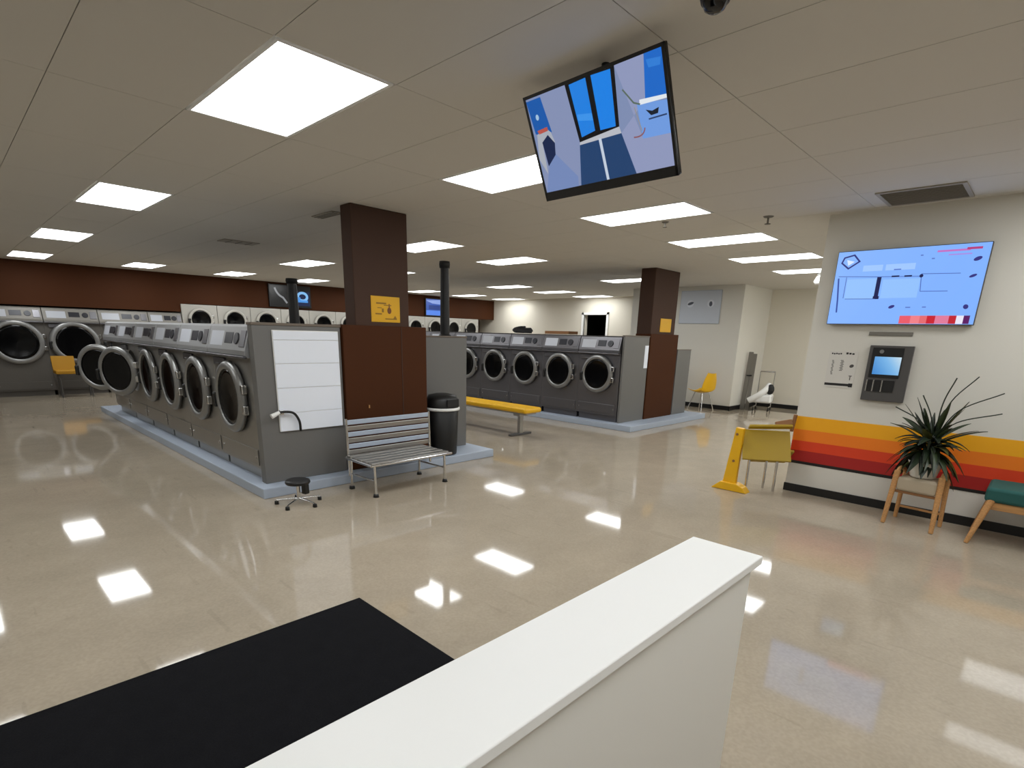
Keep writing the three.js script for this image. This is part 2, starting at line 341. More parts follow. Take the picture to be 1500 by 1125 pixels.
{
  const t = thing('service_bulkhead', 'grey casing behind the washers of the left island', 'bulkhead', [-8.95, KERB, -3.5]);
  mesh('core', span(-3.2, 3.26, 0, 1.46, -0.5, 0.55), M.panel, t);
  mesh('rear_casing', span(-3.2, 3.28, 0, 1.4, -1.35, -0.52), M.steelDark, t);
}
{
  const t = thing('service_bulkhead', 'grey casing behind the washers of the middle island', 'bulkhead', [-8.95, KERB, -9.7]);
  mesh('core', span(-3.2, 3.2, 0, 1.46, -0.45, 0.55), M.panel, t);
  mesh('rear_casing', span(-3.2, 3.2, 0, 1.3, -1.2, -0.47), M.steelDark, t);
}
{ // white slatted board on the grey end panel
  const t = thing('white_board', 'white board with ruled rows on the grey end panel', 'board', [-5.277, 0.6, -2.54]);
  mesh('backing', span(0, 0.012, 0, 0.96, -0.335, 0.335, 0.003), M.white, t);
  const ys = [0.0, 0.18, 0.42, 0.65, 0.87, 0.955];
  for (let k = 0; k < 5; k++) mesh('board_row', span(0.012, 0.02, ys[k] + 0.003, ys[k + 1] - 0.003, -0.33, 0.33, 0.002), M.paper, t);
}
{
  const t = thing('hose', 'curved black hose with white nozzle on the grey end panel', 'hose', [-5.25, 0.6, -2.3]);
  mesh('tube', pipe([[0.03, 0.0, -0.09], [0.035, 0.1, -0.08], [0.035, 0.18, -0.03], [0.035, 0.2, 0.05], [0.035, 0.195, 0.12]], 0.012), M.black, t);
  mesh('nozzle', bar([0.035, 0.198, 0.11], [0.04, 0.165, 0.19], 0.016, 0.024), M.white, t);
  mesh('bracket', span(0.0, 0.03, 0.17, 0.215, 0.06, 0.1, 0.004), M.chrome, t);
}

// ---------------------------------------------------------------- brown columns
{
  const t = thing('column', 'near brown column with wide boxed base', 'column', [-5.28, 0, -3.45]);
  mesh('shaft', span(-0.2, 0, 1.6, CEIL, -0.315, 0.36, 0.012), M.brownDark, t);
  mesh('base_box', span(-0.32, 0.03, KERB, 1.63, -0.53, 0.53, 0.01), M.brown, t);
  mesh('seam', span(0.03, 0.034, 0.62, 1.62, -0.19, -0.18), M.brownDark, t);
  mesh('latch', bx(0.012, 0.035, 0.014, 0.034, 0.78, 0.26, 0.003), M.wood, t);
}
{
  const t = thing('column', 'far brown column beside the yellow chair', 'column', [-5.35, 0, -9.6]);
  mesh('shaft', span(-0.3, 0, 1.6, CEIL, -0.4, 0.48, 0.012), M.brownDark, t);
  mesh('base_box', span(-0.3, 0.03, KERB, 1.66, -0.53, 0.5, 0.01), M.brown, t);
}
const signTex = paint(256, 256, (g, w, h) => {
  g.fillStyle = '#dba60a'; g.fillRect(0, 0, w, h);
  g.fillStyle = '#6b3a06'; g.beginPath(); g.ellipse(160, 140, 19, 34, 0, 0, 7); g.fill(); g.fillRect(154, 70, 12, 46);
  g.fillStyle = '#8a6206'; g.fillRect(40, 58, 92, 16); g.fillRect(110, 80, 70, 9); g.fillRect(30, 170, 60, 14); g.fillRect(50, 110, 40, 8); g.fillRect(90, 120, 18, 40); g.fillRect(120, 222, 110, 12);
  g.beginPath(); g.moveTo(196, 222); g.lineTo(214, 190); g.lineTo(230, 222); g.fill();
});
{
  const t = thing('warning_sign', 'yellow square warning sign on the near brown column', 'sign', [-5.28, 1.67, -3.46]);
  mesh('plate', span(0, 0.006, 0, 0.265, -0.18, 0.18, 0.002), M.yellowSign, t);
  const f = new THREE.PlaneGeometry(0.345, 0.25); f.rotateY(Math.PI / 2); f.translate(0.0072, 0.1325, 0);
  mesh('print', f, std(0xffffff, 0.5, 0, { map: signTex }), t);
}
{
  const t = thing('warning_sign', 'small yellow sign on the far brown column', 'sign', [-5.35, 1.7, -9.62]);
  mesh('plate', span(0, 0.008, 0, 0.24, -0.21, 0.19, 0.002), M.yellowSign, t);
}

// ---------------------------------------------------------------- posts and far televisions
function post(label, x, y, z, h, r) {
  const t = thing('black_post', label, 'post', [x, y, z]);
  mesh('pole', bar([0, 0.02, 0], [0, h - 0.07, 0], r, r * 0.86, 20), M.black, t);
  mesh('cap', lathe([[0.0001, h], [r * 1.05, h], [r * 1.12, h - 0.03], [r * 1.05, h - 0.08], [0.0001, h - 0.08]], 24), M.rubber, t);
  mesh('foot', lathe([[0.0001, 0.05], [r * 1.1, 0.05], [r * 1.5, 0.02], [r * 1.6, 0], [0.0001, 0]], 24), M.rubber, t);
}
post('tall thick black post standing above the narrow grey panel', -5.8, KERB + 1.41, -4.7, 0.94, 0.062);
post('slim black post standing above the left island', -9.3, KERB + 1.4, -4.3, 0.87, 0.085);
function farScreen(name, label, y0, y1, z0, z1, draw) {
  const t = thing(name, label, 'television', [-15.78, y0, (z0 + z1) / 2]), w = Math.abs(z1 - z0), h = y1 - y0;
  mesh('casing', span(0, 0.06, 0, h, -w / 2, w / 2, 0.01), M.black, t);
  mesh('wall_bracket', span(-0.01, 0.0, h * 0.3, h * 0.7, -0.12, 0.12), M.greyDark, t);
  const tex = paint(256, Math.round(256 * h / w), draw), f = new THREE.PlaneGeometry(w - 0.05, h - 0.05); f.rotateY(Math.PI / 2); f.translate(0.0615, h / 2, 0);
  mesh('screen', f, new THREE.MeshStandardMaterial({ color: 0x000000, roughness: 0.3, emissive: 0xffffff, emissiveMap: tex, emissiveIntensity: 0.9 }), t);
}
farScreen('wall_television', 'far black television with a blue glow on the brown wall', 2.14, 2.74, -6.6, -7.8, (g, w, h) => {
  g.fillStyle = '#020204'; g.fillRect(0, 0, w, h);
  g.strokeStyle = '#8d8f92'; g.lineWidth = 12; g.beginPath(); g.moveTo(32, 16); g.quadraticCurveTo(44, 60, 80, 74); g.lineTo(104, 108); g.stroke();
  g.fillStyle = '#0a1c46'; g.fillRect(140, 30, 112, 90); g.strokeStyle = '#86c2f5'; g.lineWidth = 16; g.beginPath(); g.ellipse(206, 62, 30, 24, 0, 0, 7); g.stroke(); g.fillStyle = '#4d98e6'; g.fillRect(152, 66, 40, 26); g.fillRect(160, 84, 80, 14);
});
farScreen('wall_television', 'far bright blue screen left of the thick black post', 2.12, 2.7, -11.9, -12.7, (g, w, h) => {
  g.fillStyle = '#3157b0'; g.fillRect(0, 0, w, h); g.fillStyle = '#8fa8e6'; g.beginPath(); g.moveTo(0, 20); g.lineTo(w, 0); g.lineTo(w, 60); g.lineTo(90, 50); g.fill(); g.fillStyle = '#5a8cf0'; g.fillRect(0, h * 0.7, w, h * 0.3); g.fillStyle = '#1e3c86'; g.fillRect(40, 70, 180, 50);
});

// ---------------------------------------------------------------- hanging television
{
  const t = thing('hanging_television', 'tilted television showing blue panes hanging from the ceiling', 'television', [-1.76, 2.5, -2.345]);
  t.rotation.set(25.4 * DEG, -4.2 * DEG, -0.8 * DEG, 'YXZ');
  const W = 0.815, H = W * 0.59;
  mesh('casing', span(-W / 2, W / 2, -H / 2, H / 2, -0.024, 0, 0.006), M.blackGloss, t);
  mesh('bezel', [span(-W / 2, W / 2, H / 2 - 0.014, H / 2, 0, 0.006), span(-W / 2, W / 2, -H / 2, -H / 2 + 0.042, 0, 0.006), span(-W / 2, -W / 2 + 0.014, -H / 2, H / 2, 0, 0.006), span(W / 2 - 0.014, W / 2, -H / 2, H / 2, 0, 0.006)], M.black, t);
  const tex = paint(1024, 600, (g, w, h) => {
    const poly = (c, pts) => { g.fillStyle = c; g.beginPath(); pts.forEach(([u, v], i) => (i ? g.lineTo(u * w, v * h) : g.moveTo(u * w, v * h))); g.closePath(); g.fill(); };
    g.fillStyle = '#7e8db2'; g.fillRect(0, 0, w, h);
    poly('#8490b4', [[0.12, 0], [0.34, 0], [0.365, 0.58], [0.3, 1], [0, 1], [0, 0.9]]);
    poly('#7388b8', [[0.12, 0.55], [0.3, 0.9], [0.29, 1], [0, 1]]);
    poly('#1257a8', [[0.0, 0.02], [0.125, 0.02], [0.16, 0.385], [0.02, 0.36]]);
    poly('#a8adb8', [[0.03, 0.37], [0.11, 0.32], [0.15, 0.38], [0.17, 0.5], [0.13, 0.44], [0.06, 0.5], [0.05, 0.8], [0.0, 0.62]]);
    poly('#0f2148', [[0.06, 0.46], [0.12, 0.4], [0.165, 0.5], [0.15, 0.62], [0.07, 0.72]]);
    poly('#b5534a', [[0.04, 0.33], [0.13, 0.32], [0.13, 0.36], [0.05, 0.37]]);
    g.fillStyle = '#9fc0de'; g.beginPath(); g.ellipse(0.065 * w, 0.2 * h, 14, 18, 0, 0, 7); g.fill();
    poly('#05060c', [[0.335, 0], [0.7, 0], [0.672, 0.53], [0.367, 0.57]]);
    poly('#1c7fe0', [[0.365, 0.012], [0.494, 0.006], [0.498, 0.498], [0.389, 0.524]]);
    poly('#1780e4', [[0.533, 0.004], [0.672, 0.014], [0.649, 0.514], [0.536, 0.509]]);
    poly('#3a93ea', [[0.385, 0.3], [0.496, 0.33], [0.497, 0.4], [0.386, 0.36]]);
    poly('#b9bcc4', [[0.367, 0.565], [0.672, 0.525], [0.68, 0.59], [0.362, 0.595]]);
    poly('#1d3f6b', [[0.362, 0.593], [0.681, 0.59], [0.742, 1], [0.311, 1]]);
    poly('#c3cede', [[0.511, 0.58], [0.532, 0.58], [0.541, 1], [0.521, 1]]);
    poly('#8f98bc', [[0.7, 0], [0.89, 0], [0.87, 0.36], [0.68, 0.59], [0.742, 1], [1, 1], [1, 0.7], [0.82, 0.69]]);
    poly('#1a67c6', [[0.892, 0], [1, 0], [1, 0.382], [0.866, 0.36]]); poly('#2f7dd6', [[0.9, 0.05], [0.99, 0.07], [0.98, 0.13], [0.91, 0.12]]);
    poly('#6f9be0', [[0.809, 0.373], [1, 0.42], [1, 0.705], [0.818, 0.693]]);
    poly('#e3e9ef', [[0.829, 0.35], [1, 0.372], [1, 0.405], [0.825, 0.395]]);
    poly('#141d2c', [[0.86, 0.45], [0.9, 0.475], [0.943, 0.46], [0.934, 0.508], [0.89, 0.51]]);
    g.fillStyle = '#2b3f66'; g.fillRect(0.872 * w, 0.53 * h, 0.115 * w, 8);
    g.strokeStyle = '#5a6b60'; g.lineWidth = 9; g.beginPath(); g.moveTo(0.73 * w, 0.22 * h); g.lineTo(0.79 * w, 0.36 * h); g.lineTo(0.83 * w, 0.39 * h); g.stroke();
    g.strokeStyle = '#8a5860'; g.lineWidth = 8; g.beginPath(); g.moveTo(0.84 * w, 0.6 * h); g.quadraticCurveTo(0.83 * w, 0.68 * h, 0.76 * w, 0.66 * h); g.stroke();
    g.strokeStyle = '#98907e'; g.lineWidth = 4; g.beginPath(); g.moveTo(0.79 * w, 0.4 * h); g.lineTo(0.82 * w, 0.62 * h); g.stroke();
  });
  const f = new THREE.PlaneGeometry(W - 0.028, H - 0.056); f.translate(0, 0.014, 0.003);
  mesh('screen', f, new THREE.MeshStandardMaterial({ color: 0x050505, roughness: 0.25, emissive: 0xffffff, emissiveMap: tex, emissiveIntensity: 0.95 }), t);
  const L = new THREE.RectAreaLight(new THREE.Color(0.35, 0.5, 0.85), 0.3, W - 0.06, H - 0.09); L.position.set(0, 0.014, 0.008); L.rotation.y = Math.PI; t.add(L);
  mesh('mount', [bar([0, 0.02, -0.05], [0, 0.12, -0.1], 0.03), bar([0, 0.12, -0.1], [0, 0.265, -0.16], 0.02), bx(0.2, 0.16, 0.02, 0, 0, -0.06, 0.004)], M.black, t);
}

// ---------------------------------------------------------------- wall screen, kiosk, notice, signs on the striped wall
{
  const t = thing('wall_screen', 'bright blue information screen on the striped wall', 'screen', [-1.125, 1.765, -6.32]);
  const W = 1.15, H = 0.67;
  mesh('casing', span(-W / 2, W / 2, 0, H, 0.02, 0.065, 0.006), M.greyDark, t);
  mesh('wall_bracket', span(-0.2, 0.2, 0.15, 0.5, 0, 0.02), M.black, t);
  mesh('cable_channel', span(-0.2, 0.15, -0.1, -0.065, 0.0, 0.012, 0.003), M.slot, t);
  const tex = paint(1024, 597, (g, w, h) => {
    const gr = g.createLinearGradient(0, 0, w, h); gr.addColorStop(0, '#86b4fb'); gr.addColorStop(1, '#7fb0ff'); g.fillStyle = gr; g.fillRect(0, 0, w, h);
    g.fillStyle = '#92c0fb'; g.fillRect(0.1 * w, 0.38 * h, 0.22 * w, 0.27 * h); g.fillRect(0.36 * w, 0.4 * h, 0.25 * w, 0.25 * h);
    g.fillStyle = '#9fc6ff'; g.fillRect(0.2 * w, 0.2 * h, 0.14 * w, 0.08 * h); g.fillRect(0.36 * w, 0.2 * h, 0.2 * w, 0.08 * h);
    g.strokeStyle = '#2a2f7a'; g.lineWidth = 12; g.beginPath(); g.moveTo(0.05 * w, 0.08 * h); g.lineTo(0.12 * w, 0.05 * h); g.lineTo(0.165 * w, 0.14 * h); g.lineTo(0.09 * w, 0.23 * h); g.lineTo(0.035 * w, 0.15 * h); g.closePath(); g.stroke();
    g.fillStyle = '#d8e6ff'; g.beginPath(); g.moveTo(0.07 * w, 0.11 * h); g.lineTo(0.13 * w, 0.14 * h); g.lineTo(0.085 * w, 0.19 * h); g.fill();
    g.fillStyle = '#10154a'; g.fillRect(0.315 * w, 0.36 * h, 0.03 * w, 0.3 * h); g.fillRect(0.31 * w, 0.62 * h, 0.042 * w, 0.04 * h);
    g.strokeStyle = '#4a66b4'; g.lineWidth = 5; g.beginPath(); g.moveTo(0.028 * w, 0.335 * h); g.lineTo(0.313 * w, 0.36 * h); g.lineTo(0.61 * w, 0.375 * h); g.moveTo(0.61 * w, 0.345 * h); g.lineTo(0.855 * w, 0.357 * h); g.moveTo(0.612 * w, 0.37 * h); g.lineTo(0.625 * w, 0.57 * h); g.lineTo(0.8 * w, 0.574 * h); g.moveTo(0.104 * w, 0.65 * h); g.lineTo(0.325 * w, 0.657 * h); g.moveTo(0.09 * w, 0.35 * h); g.lineTo(0.09 * w, 0.64 * h); g.stroke();
    g.strokeStyle = '#2f4a9c'; g.lineWidth = 12; g.beginPath(); g.moveTo(0.03 * w, 0.36 * h); g.lineTo(0.05 * w, 0.66 * h); g.lineTo(0.058 * w, 0.84 * h); g.stroke();
    g.fillStyle = '#1a2050'; g.fillRect(0.414 * w, 0.352 * h, 0.052 * w, 12); g.fillRect(0.5 * w, 0.355 * h, 0.05 * w, 12); g.beginPath(); g.arc(0.612 * w, 0.37 * h, 13, 0, 7); g.fill();
    for (const [u, v, a, b] of [[0.454, 0.767, 22, 12], [0.932, 0.777, 16, 18], [0.937, 0.189, 26, 14], [0.932, 0.395, 24, 10]]) { g.fillStyle = '#33307c'; g.beginPath(); g.ellipse(u * w, v * h, a, b, -0.4, 0, 7); g.fill(); }
    g.fillStyle = '#5a78c8'; for (const [u, v, a] of [[0.55, 0.77, 34], [0.66, 0.768, 26], [0.58, 0.1, 18], [0.655, 0.15, 20], [0.42, 0.265, 50]]) g.fillRect(u * w, v * h, a, 9);
    g.fillStyle = '#c46fc0'; g.fillRect(0.682 * w, 0.06 * h, 0.2 * w, 14); g.fillStyle = '#b53a78'; g.fillRect(0.86 * w, 0.045 * h, 0.09 * w, 16); g.fillStyle = '#a98ae0'; g.fillRect(0.756 * w, 0.115 * h, 0.14 * w, 9);
    const cols = ['#e85a68', '#f08088', '#e46a70', '#c81e30', '#e07a9a', '#c0202f', '#e8e4f4', '#5a1460'], us = [0.525, 0.6, 0.66, 0.707, 0.76, 0.846, 0.891, 0.935, 0.972];
    cols.forEach((c, k) => { g.fillStyle = c; g.fillRect(us[k] * w, 0.888 * h, (us[k + 1] - us[k]) * w, 0.105 * h); });
  });
  const f = new THREE.PlaneGeometry(W - 0.012, H - 0.012); f.translate(0, H / 2, 0.0662);
  mesh('display', f, new THREE.MeshStandardMaterial({ color: 0x050505, roughness: 0.3, emissive: 0xffffff, emissiveMap: tex, emissiveIntensity: 1.0 }), t);
  const L = new THREE.RectAreaLight(new THREE.Color(0.42, 0.6, 1.0), 0.5, W - 0.06, H - 0.06); L.position.set(0, H / 2, 0.072); L.rotation.y = Math.PI; t.add(L);
}
{
  const t = thing('payment_kiosk', 'dark grey wall kiosk with small blue screen and slots', 'kiosk', [-1.11, 1.055, -6.32]);
  mesh('housing', span(-0.175, 0.175, 0, 0.52, 0, 0.05, 0.006), M.greyDark, t);
  mesh('face', span(-0.145, 0.105, 0.22, 0.5, 0.05, 0.056, 0.003), M.black, t);
  const tex = paint(128, 96, (g, w, h) => { const gr = g.createLinearGradient(0, h, w, 0); gr.addColorStop(0, '#3f86cf'); gr.addColorStop(0.6, '#7db8ea'); gr.addColorStop(1, '#cfe2ee'); g.fillStyle = gr; g.fillRect(0, 0, w, h); });
  const f = new THREE.PlaneGeometry(0.215, 0.165); f.translate(-0.01, 0.335, 0.0575);
  mesh('screen', f, new THREE.MeshStandardMaterial({ color: 0x050505, roughness: 0.3, emissive: 0xffffff, emissiveMap: tex, emissiveIntensity: 0.95 }), t);
  for (const [a, b] of [[-0.135, -0.1], [-0.08, -0.03], [-0.012, 0.08]]) mesh('slot', span(a, b, 0.09, 0.2, 0.05, 0.058, 0.002), M.black, t);
  for (const a of [-0.15, -0.095, -0.024]) mesh('slot_rim', span(a, a + 0.01, 0.09, 0.2, 0.05, 0.06, 0.002), M.chrome, t);
  mesh('camera_eye', bar([-0.07, 0.465, 0.056], [-0.07, 0.465, 0.062], 0.018, 0.018, 16), M.ring, t);
}
{
  const t = thing('paper_notice', 'white paper notice with black lettering left of the kiosk', 'notice', [-1.51, 1.15, -6.32]);
  const tex = paint(256, 384, (g, w, h) => {
    g.fillStyle = '#d3d0c9'; g.fillRect(0, 0, w, h); g.fillStyle = '#1d1c1b';
    for (let k = 0; k < 5; k++) g.fillRect(22 + k * 19, 18 + (k % 2) * 3, 14, 14); for (let k = 0; k < 3; k++) g.fillRect(150 + k * 26, 10 + k * 3, 20, 20 - k * 2);
    g.fillRect(2, 338, 250, 26); g.fillRect(216, 332, 36, 40);
    g.fillStyle = '#6a6763'; for (let k = 0; k < 12; k++) { g.fillRect(36 + (k % 3) * 3, 96 + k * 13, 16, 8); if (k < 9) g.fillRect(112 + (k % 2) * 6, 92 + k * 13, 26, 8); }
    g.fillStyle = '#4a4744'; g.beginPath(); g.ellipse(216, 150, 20, 16, -0.6, 0, 7); g.fill(); g.fillRect(206, 250, 28, 8); g.fillRect(216, 254, 8, 44);
  });
  mesh('sheet', span(-0.13, 0.13, 0, 0.36, 0, 0.003), M.wall, t);
  const f = new THREE.PlaneGeometry(0.258, 0.357); f.translate(0, 0.18, 0.0036); mesh('print', f, std(0xffffff, 0.7, 0, { map: tex }), t);
}
{ // lit menu board on the same wall just right of the picture, mirrored in the floor
  const t = thing('menu_board', 'pair of lit white sign strips right of the information screen', 'sign', [0.75, 1.24, -6.32]);
  const mt = new THREE.MeshStandardMaterial({ color: 0xeeeeee, roughness: 0.6, emissive: LAMP, emissiveIntensity: 1.1 });
  mesh('frame', [span(-0.77, 0.75, 0, 0.26, 0, 0.03), span(-0.77, 0.75, 0.7, 0.91, 0, 0.03)], M.white, t);
  mesh('lit_strip', span(-0.755, 0.735, 0.015, 0.245, 0.03, 0.034), mt, t); mesh('lit_strip', span(-0.755, 0.735, 0.715, 0.895, 0.03, 0.034), mt, t);
  for (const y of [0.13, 0.805]) { const L = new THREE.RectAreaLight(LAMP, 0.5, 1.45, 0.18); L.position.set(-0.01, y, 0.038); L.rotation.y = Math.PI; t.add(L); }
}

// ---------------------------------------------------------------- ceiling fittings
{
  const t = thing('ceiling_vent', 'grey louvred air grille in the ceiling above the information screen', 'vent', [-1.04, CEIL, -5.92]);
  mesh('grille_frame', [span(-0.3, 0.3, -0.012, 0.002, 0.25, 0.28), span(-0.3, 0.3, -0.012, 0.002, -0.28, -0.25), span(-0.3, -0.27, -0.012, 0.002, -0.25, 0.25), span(0.27, 0.3, -0.012, 0.002, -0.25, 0.25)], M.vent, t);
  mesh('backing', span(-0.27, 0.27, -0.001, 0.0015, -0.25, 0.25), M.vent, t);
  for (let k = 0; k < 12; k++) { const s = mesh('louvre', bx(0.54, 0.003, 0.03), M.vent, t); s.position.set(0, -0.009, -0.23 + k * 0.0418); s.rotation.x = 0.5; }
}
function sprinkler(label, x, z, k = 1) {
  const t = thing('fire_sprinkler', label, 'sprinkler', [x, CEIL, z]);
  mesh('escutcheon', lathe([[0.0001, -0.012], [0.03 * k, -0.01], [0.04 * k, 0]], 20), M.slot, t);
  mesh('head', [bar([0, 0, 0], [0, -0.05 * k, 0], 0.009), lathe([[0.0001, -0.05 * k], [0.022 * k, -0.052 * k], [0.022 * k, -0.056 * k], [0.0001, -0.058 * k]], 16)], M.slot, t);
}
sprinkler('small brown sprinkler head on the ceiling left of the vent', -2.34, -6.05, 1.3);
sprinkler('small dark sprinkler head between two long ceiling lights', -3.29, -5.7, 1.0);
{
  const t = thing('dome_camera', 'black dome camera on the ceiling at the top edge', 'camera', [-1.13, CEIL, -2.16]);
  mesh('mount', lathe([[0.0001, -0.045], [0.05, -0.045], [0.058, -0.02], [0.058, 0], [0.0001, 0]], 28), M.black, t);
  mesh('dome', lathe([[0.0001, -0.078], [0.02, -0.076], [0.036, -0.066], [0.046, -0.045]], 28), M.blackGloss, t);
}
function diffuser(label, x, z, w, d) {
  const t = thing('slot_diffuser', label, 'vent', [x, CEIL, z]);
  mesh('plate', span(-w / 2, w / 2, -0.012, -0.001, -d / 2, d / 2, 0.004), M.vent, t);
  for (let k = -1; k <= 1; k++) mesh('slot', span(-w / 2 + 0.02, w / 2 - 0.02, -0.016, -0.012, k * d * 0.28 - 0.008, k * d * 0.28 + 0.008), M.slot, t);
}
diffuser('dim slot diffuser in the ceiling left of the near brown column', -6.02, -3.24, 0.46, 0.14);
diffuser('faint slot diffuser in the ceiling far left of the near brown column', -9.0, -3.4, 0.3, 0.5);
{
  const t = thing('wall_lantern', 'small white lamp head under the ceiling by the wall corner', 'lamp', [-3.3, CEIL, -11.3]);
  mesh('base', lathe([[0.0001, -0.03], [0.06, -0.03], [0.06, 0], [0.0001, 0]], 20), M.white, t);
  mesh('head', lathe([[0.0001, -0.2], [0.07, -0.19], [0.1, -0.14], [0.06, -0.05], [0.03, -0.03]], 24), M.white, t);
}

// ---------------------------------------------------------------- seats, bins and small things near the left island
{
  const t = thing('slatted_bench', 'chrome bench with layered slat back in front of the near column', 'bench', [-4.72, 0, -3.13]);
  // runs along z, back against the column
  for (let k = 0; k < 6; k++) mesh('back_slat', plank([-0.29, 0.67 - k * 0.062, -0.68], [-0.29, 0.67 - k * 0.062, 0.36], 0.02, 0.05, 0.008), k % 2 ? M.steel : M.kerb, t);
  for (const z of [-0.68, 0.36]) mesh('back_post', bar([-0.27, 0.12, z], [-0.29, 0.71, z], 0.014), M.chrome, t);
  for (let k = 0; k < 5; k++) mesh('seat_slat', span(-0.24 + k * 0.1, -0.17 + k * 0.1, 0.325, 0.345, -0.55, 0.4, 0.006), M.steel, t);
  mesh('seat_frame', [bar([-0.26, 0.32, -0.58], [0.24, 0.32, -0.58], 0.013), bar([-0.26, 0.32, 0.41], [0.24, 0.32, 0.41], 0.013), bar([0.24, 0.32, -0.58], [0.24, 0.32, 0.41], 0.013), bar([-0.26, 0.32, -0.58], [-0.26, 0.32, 0.41], 0.013)], M.chrome, t);
  for (const [x, z] of [[-0.2, 0.38], [0.22, 0.36], [-0.24, -0.5], [0.2, -0.52]]) {
    const l = mesh('leg', bar([x, 0.03, z], [x * 0.95, 0.32, z], 0.013), M.chrome, t);
    mesh('foot', lathe([[0.0001, 0.03], [0.024, 0.03], [0.03, 0], [0.0001, 0]], 16).translate(x, 0, z), M.black, l);
  }
  mesh('stretcher', [bar([-0.2, 0.16, 0.38], [0.22, 0.16, 0.36], 0.009), bar([-0.24, 0.16, -0.5], [0.2, 0.16, -0.52], 0.009)], M.chrome, t);
}
{
  const t = thing('swivel_stool', 'low stool with round black seat at the corner of the kerb', 'stool', [-4.78, 0, -2.12], 0.3);
  mesh('seat', lathe([[0.0001, 0.235], [0.085, 0.237], [0.107, 0.228], [0.112, 0.21], [0.104, 0.195], [0.0001, 0.19]], 36), M.black, t);
  mesh('pole', bar([0, 0.05, 0], [0, 0.2, 0], 0.017), M.chrome, t);
  mesh('height_box', bx(0.05, 0.09, 0.05, 0.06, 0.145, -0.03, 0.006), M.black, t);
  for (let k = 0; k < 5; k++) {
    const a = k * Math.PI * 0.4, l = mesh('leg', bar([0, 0.055, 0], [0.2 * Math.cos(a), 0.035, 0.2 * Math.sin(a)], 0.012, 0.009), M.chrome, t);
    mesh('foot', lathe([[0.0001, 0.035], [0.018, 0.03], [0.02, 0], [0.0001, 0]], 14).translate(0.2 * Math.cos(a), 0, 0.2 * Math.sin(a)), M.black, l);
  }
}
{
  const t = thing('trash_bin', 'tall black round bin with white rim beside the near column', 'bin', [-5.33, KERB, -4.27]);
  mesh('can', lathe([[0.0001, 0], [0.175, 0], [0.18, 0.02], [0.2, 0.56], [0.0001, 0.56]], 40), M.black, t);
  mesh('rim', lathe([[0.195, 0.555], [0.215, 0.556], [0.218, 0.572], [0.213, 0.59], [0.195, 0.592]], 40), M.white, t).userData.label = 'white rim band';
  mesh('lid', lathe([[0.205, 0.59], [0.21, 0.6], [0.2, 0.68], [0.17, 0.735], [0.08, 0.755], [0.0001, 0.757]], 40), M.black, t);
  mesh('flap', bx(0.02, 0.09, 0.18, 0.205, 0.655, 0.0, 0.006), M.rubber, t);
}
function longBench(label, x0, x1, z, y) {
  const t = thing('yellow_bench', label, 'bench', [(x0 + x1) / 2, 0, z]), h = (x1 - x0) / 2;
  mesh('seat', span(-h, h, y - 0.085, y, -0.2, 0.2, 0.035), M.yellow, t);
  mesh('seat_rail', span(-h + 0.05, h - 0.05, y - 0.11, y - 0.085, -0.12, 0.12, 0.005), M.steel, t);
  for (const s of [-1, 1]) {
    const l = mesh('leg', [span(s * (h - 0.28) - 0.03, s * (h - 0.28) + 0.03, 0.03, y - 0.11, -0.04, 0.04, 0.006), span(s * (h - 0.28) - 0.07, s * (h - 0.28) + 0.07, y - 0.15, y - 0.1, -0.1, 0.1, 0.006)], M.steel, t);
    mesh('foot_bar', span(s * (h - 0.28) - 0.035, s * (h - 0.28) + 0.035, 0, 0.035, -0.24, 0.24, 0.008), M.greyDark, l);
  }
}
longBench('long bench with a bright yellow seat in the aisle', -8.6, -5.72, -6.42, 0.47);
{
  const t = thing('low_chair', 'dull yellow chair in front of the far giant washer', 'chair', [-15.25, 0, -2.0], Math.PI / 2);
  mesh('seat', span(-0.32, 0.32, 0.5, 0.58, -0.2, 0.2, 0.02), M.ochre, t);
  mesh('backrest', plank([-0.12, 0.56, -0.16], [-0.12, 0.86, -0.22], 0.4, 0.03, 0.01), M.ochre, t);
  for (const [x, z] of [[-0.26, 0.14], [0.26, 0.14], [-0.26, -0.14], [0.26, -0.14]]) mesh('leg', bar([x, 0, z], [x, 0.5, z], 0.014), M.greyDark, t);
}

// ---------------------------------------------------------------- things on the middle island
{
  const t = thing('folded_bag', 'dark crumpled bag lying on top of the middle island', 'bag', [-8.2, KERB + 1.515, -8.75]);
  const g = new THREE.SphereGeometry(0.2, 24, 14), p = g.attributes.position;
  for (let i = 0; i < p.count; i++) { const k = 0.8 + 0.4 * vnoise(p.getX(i) * 14 + 5, p.getZ(i) * 14 + p.getY(i) * 9 + 5, 32); p.setXYZ(i, p.getX(i) * 1.1 * k, Math.max(0, (p.getY(i) * 0.45 + 0.04) * k), p.getZ(i) * 0.8 * k); }
  g.computeVertexNormals(); mesh('sack', g, M.rubber, t); mesh('knot', bx(0.06, 0.05, 0.05, 0.05, 0.12, 0, 0.02), M.black, t);
}
{
  const t = thing('wooden_tray', 'brown tray lying on the middle island left of the doorway', 'tray', [-7.1, KERB + 1.515, -8.7]);
  mesh('base', span(-0.3, 0.3, 0, 0.015, -0.15, 0.15, 0.004), M.woodDark, t);
  mesh('rim', [span(-0.3, 0.3, 0.01, 0.055, 0.13, 0.15, 0.004), span(-0.3, 0.3, 0.01, 0.055, -0.15, -0.13, 0.004), span(-0.3, -0.28, 0.01, 0.055, -0.13, 0.13), span(0.28, 0.3, 0.01, 0.055, -0.13, 0.13)], M.woodDark, t);
}
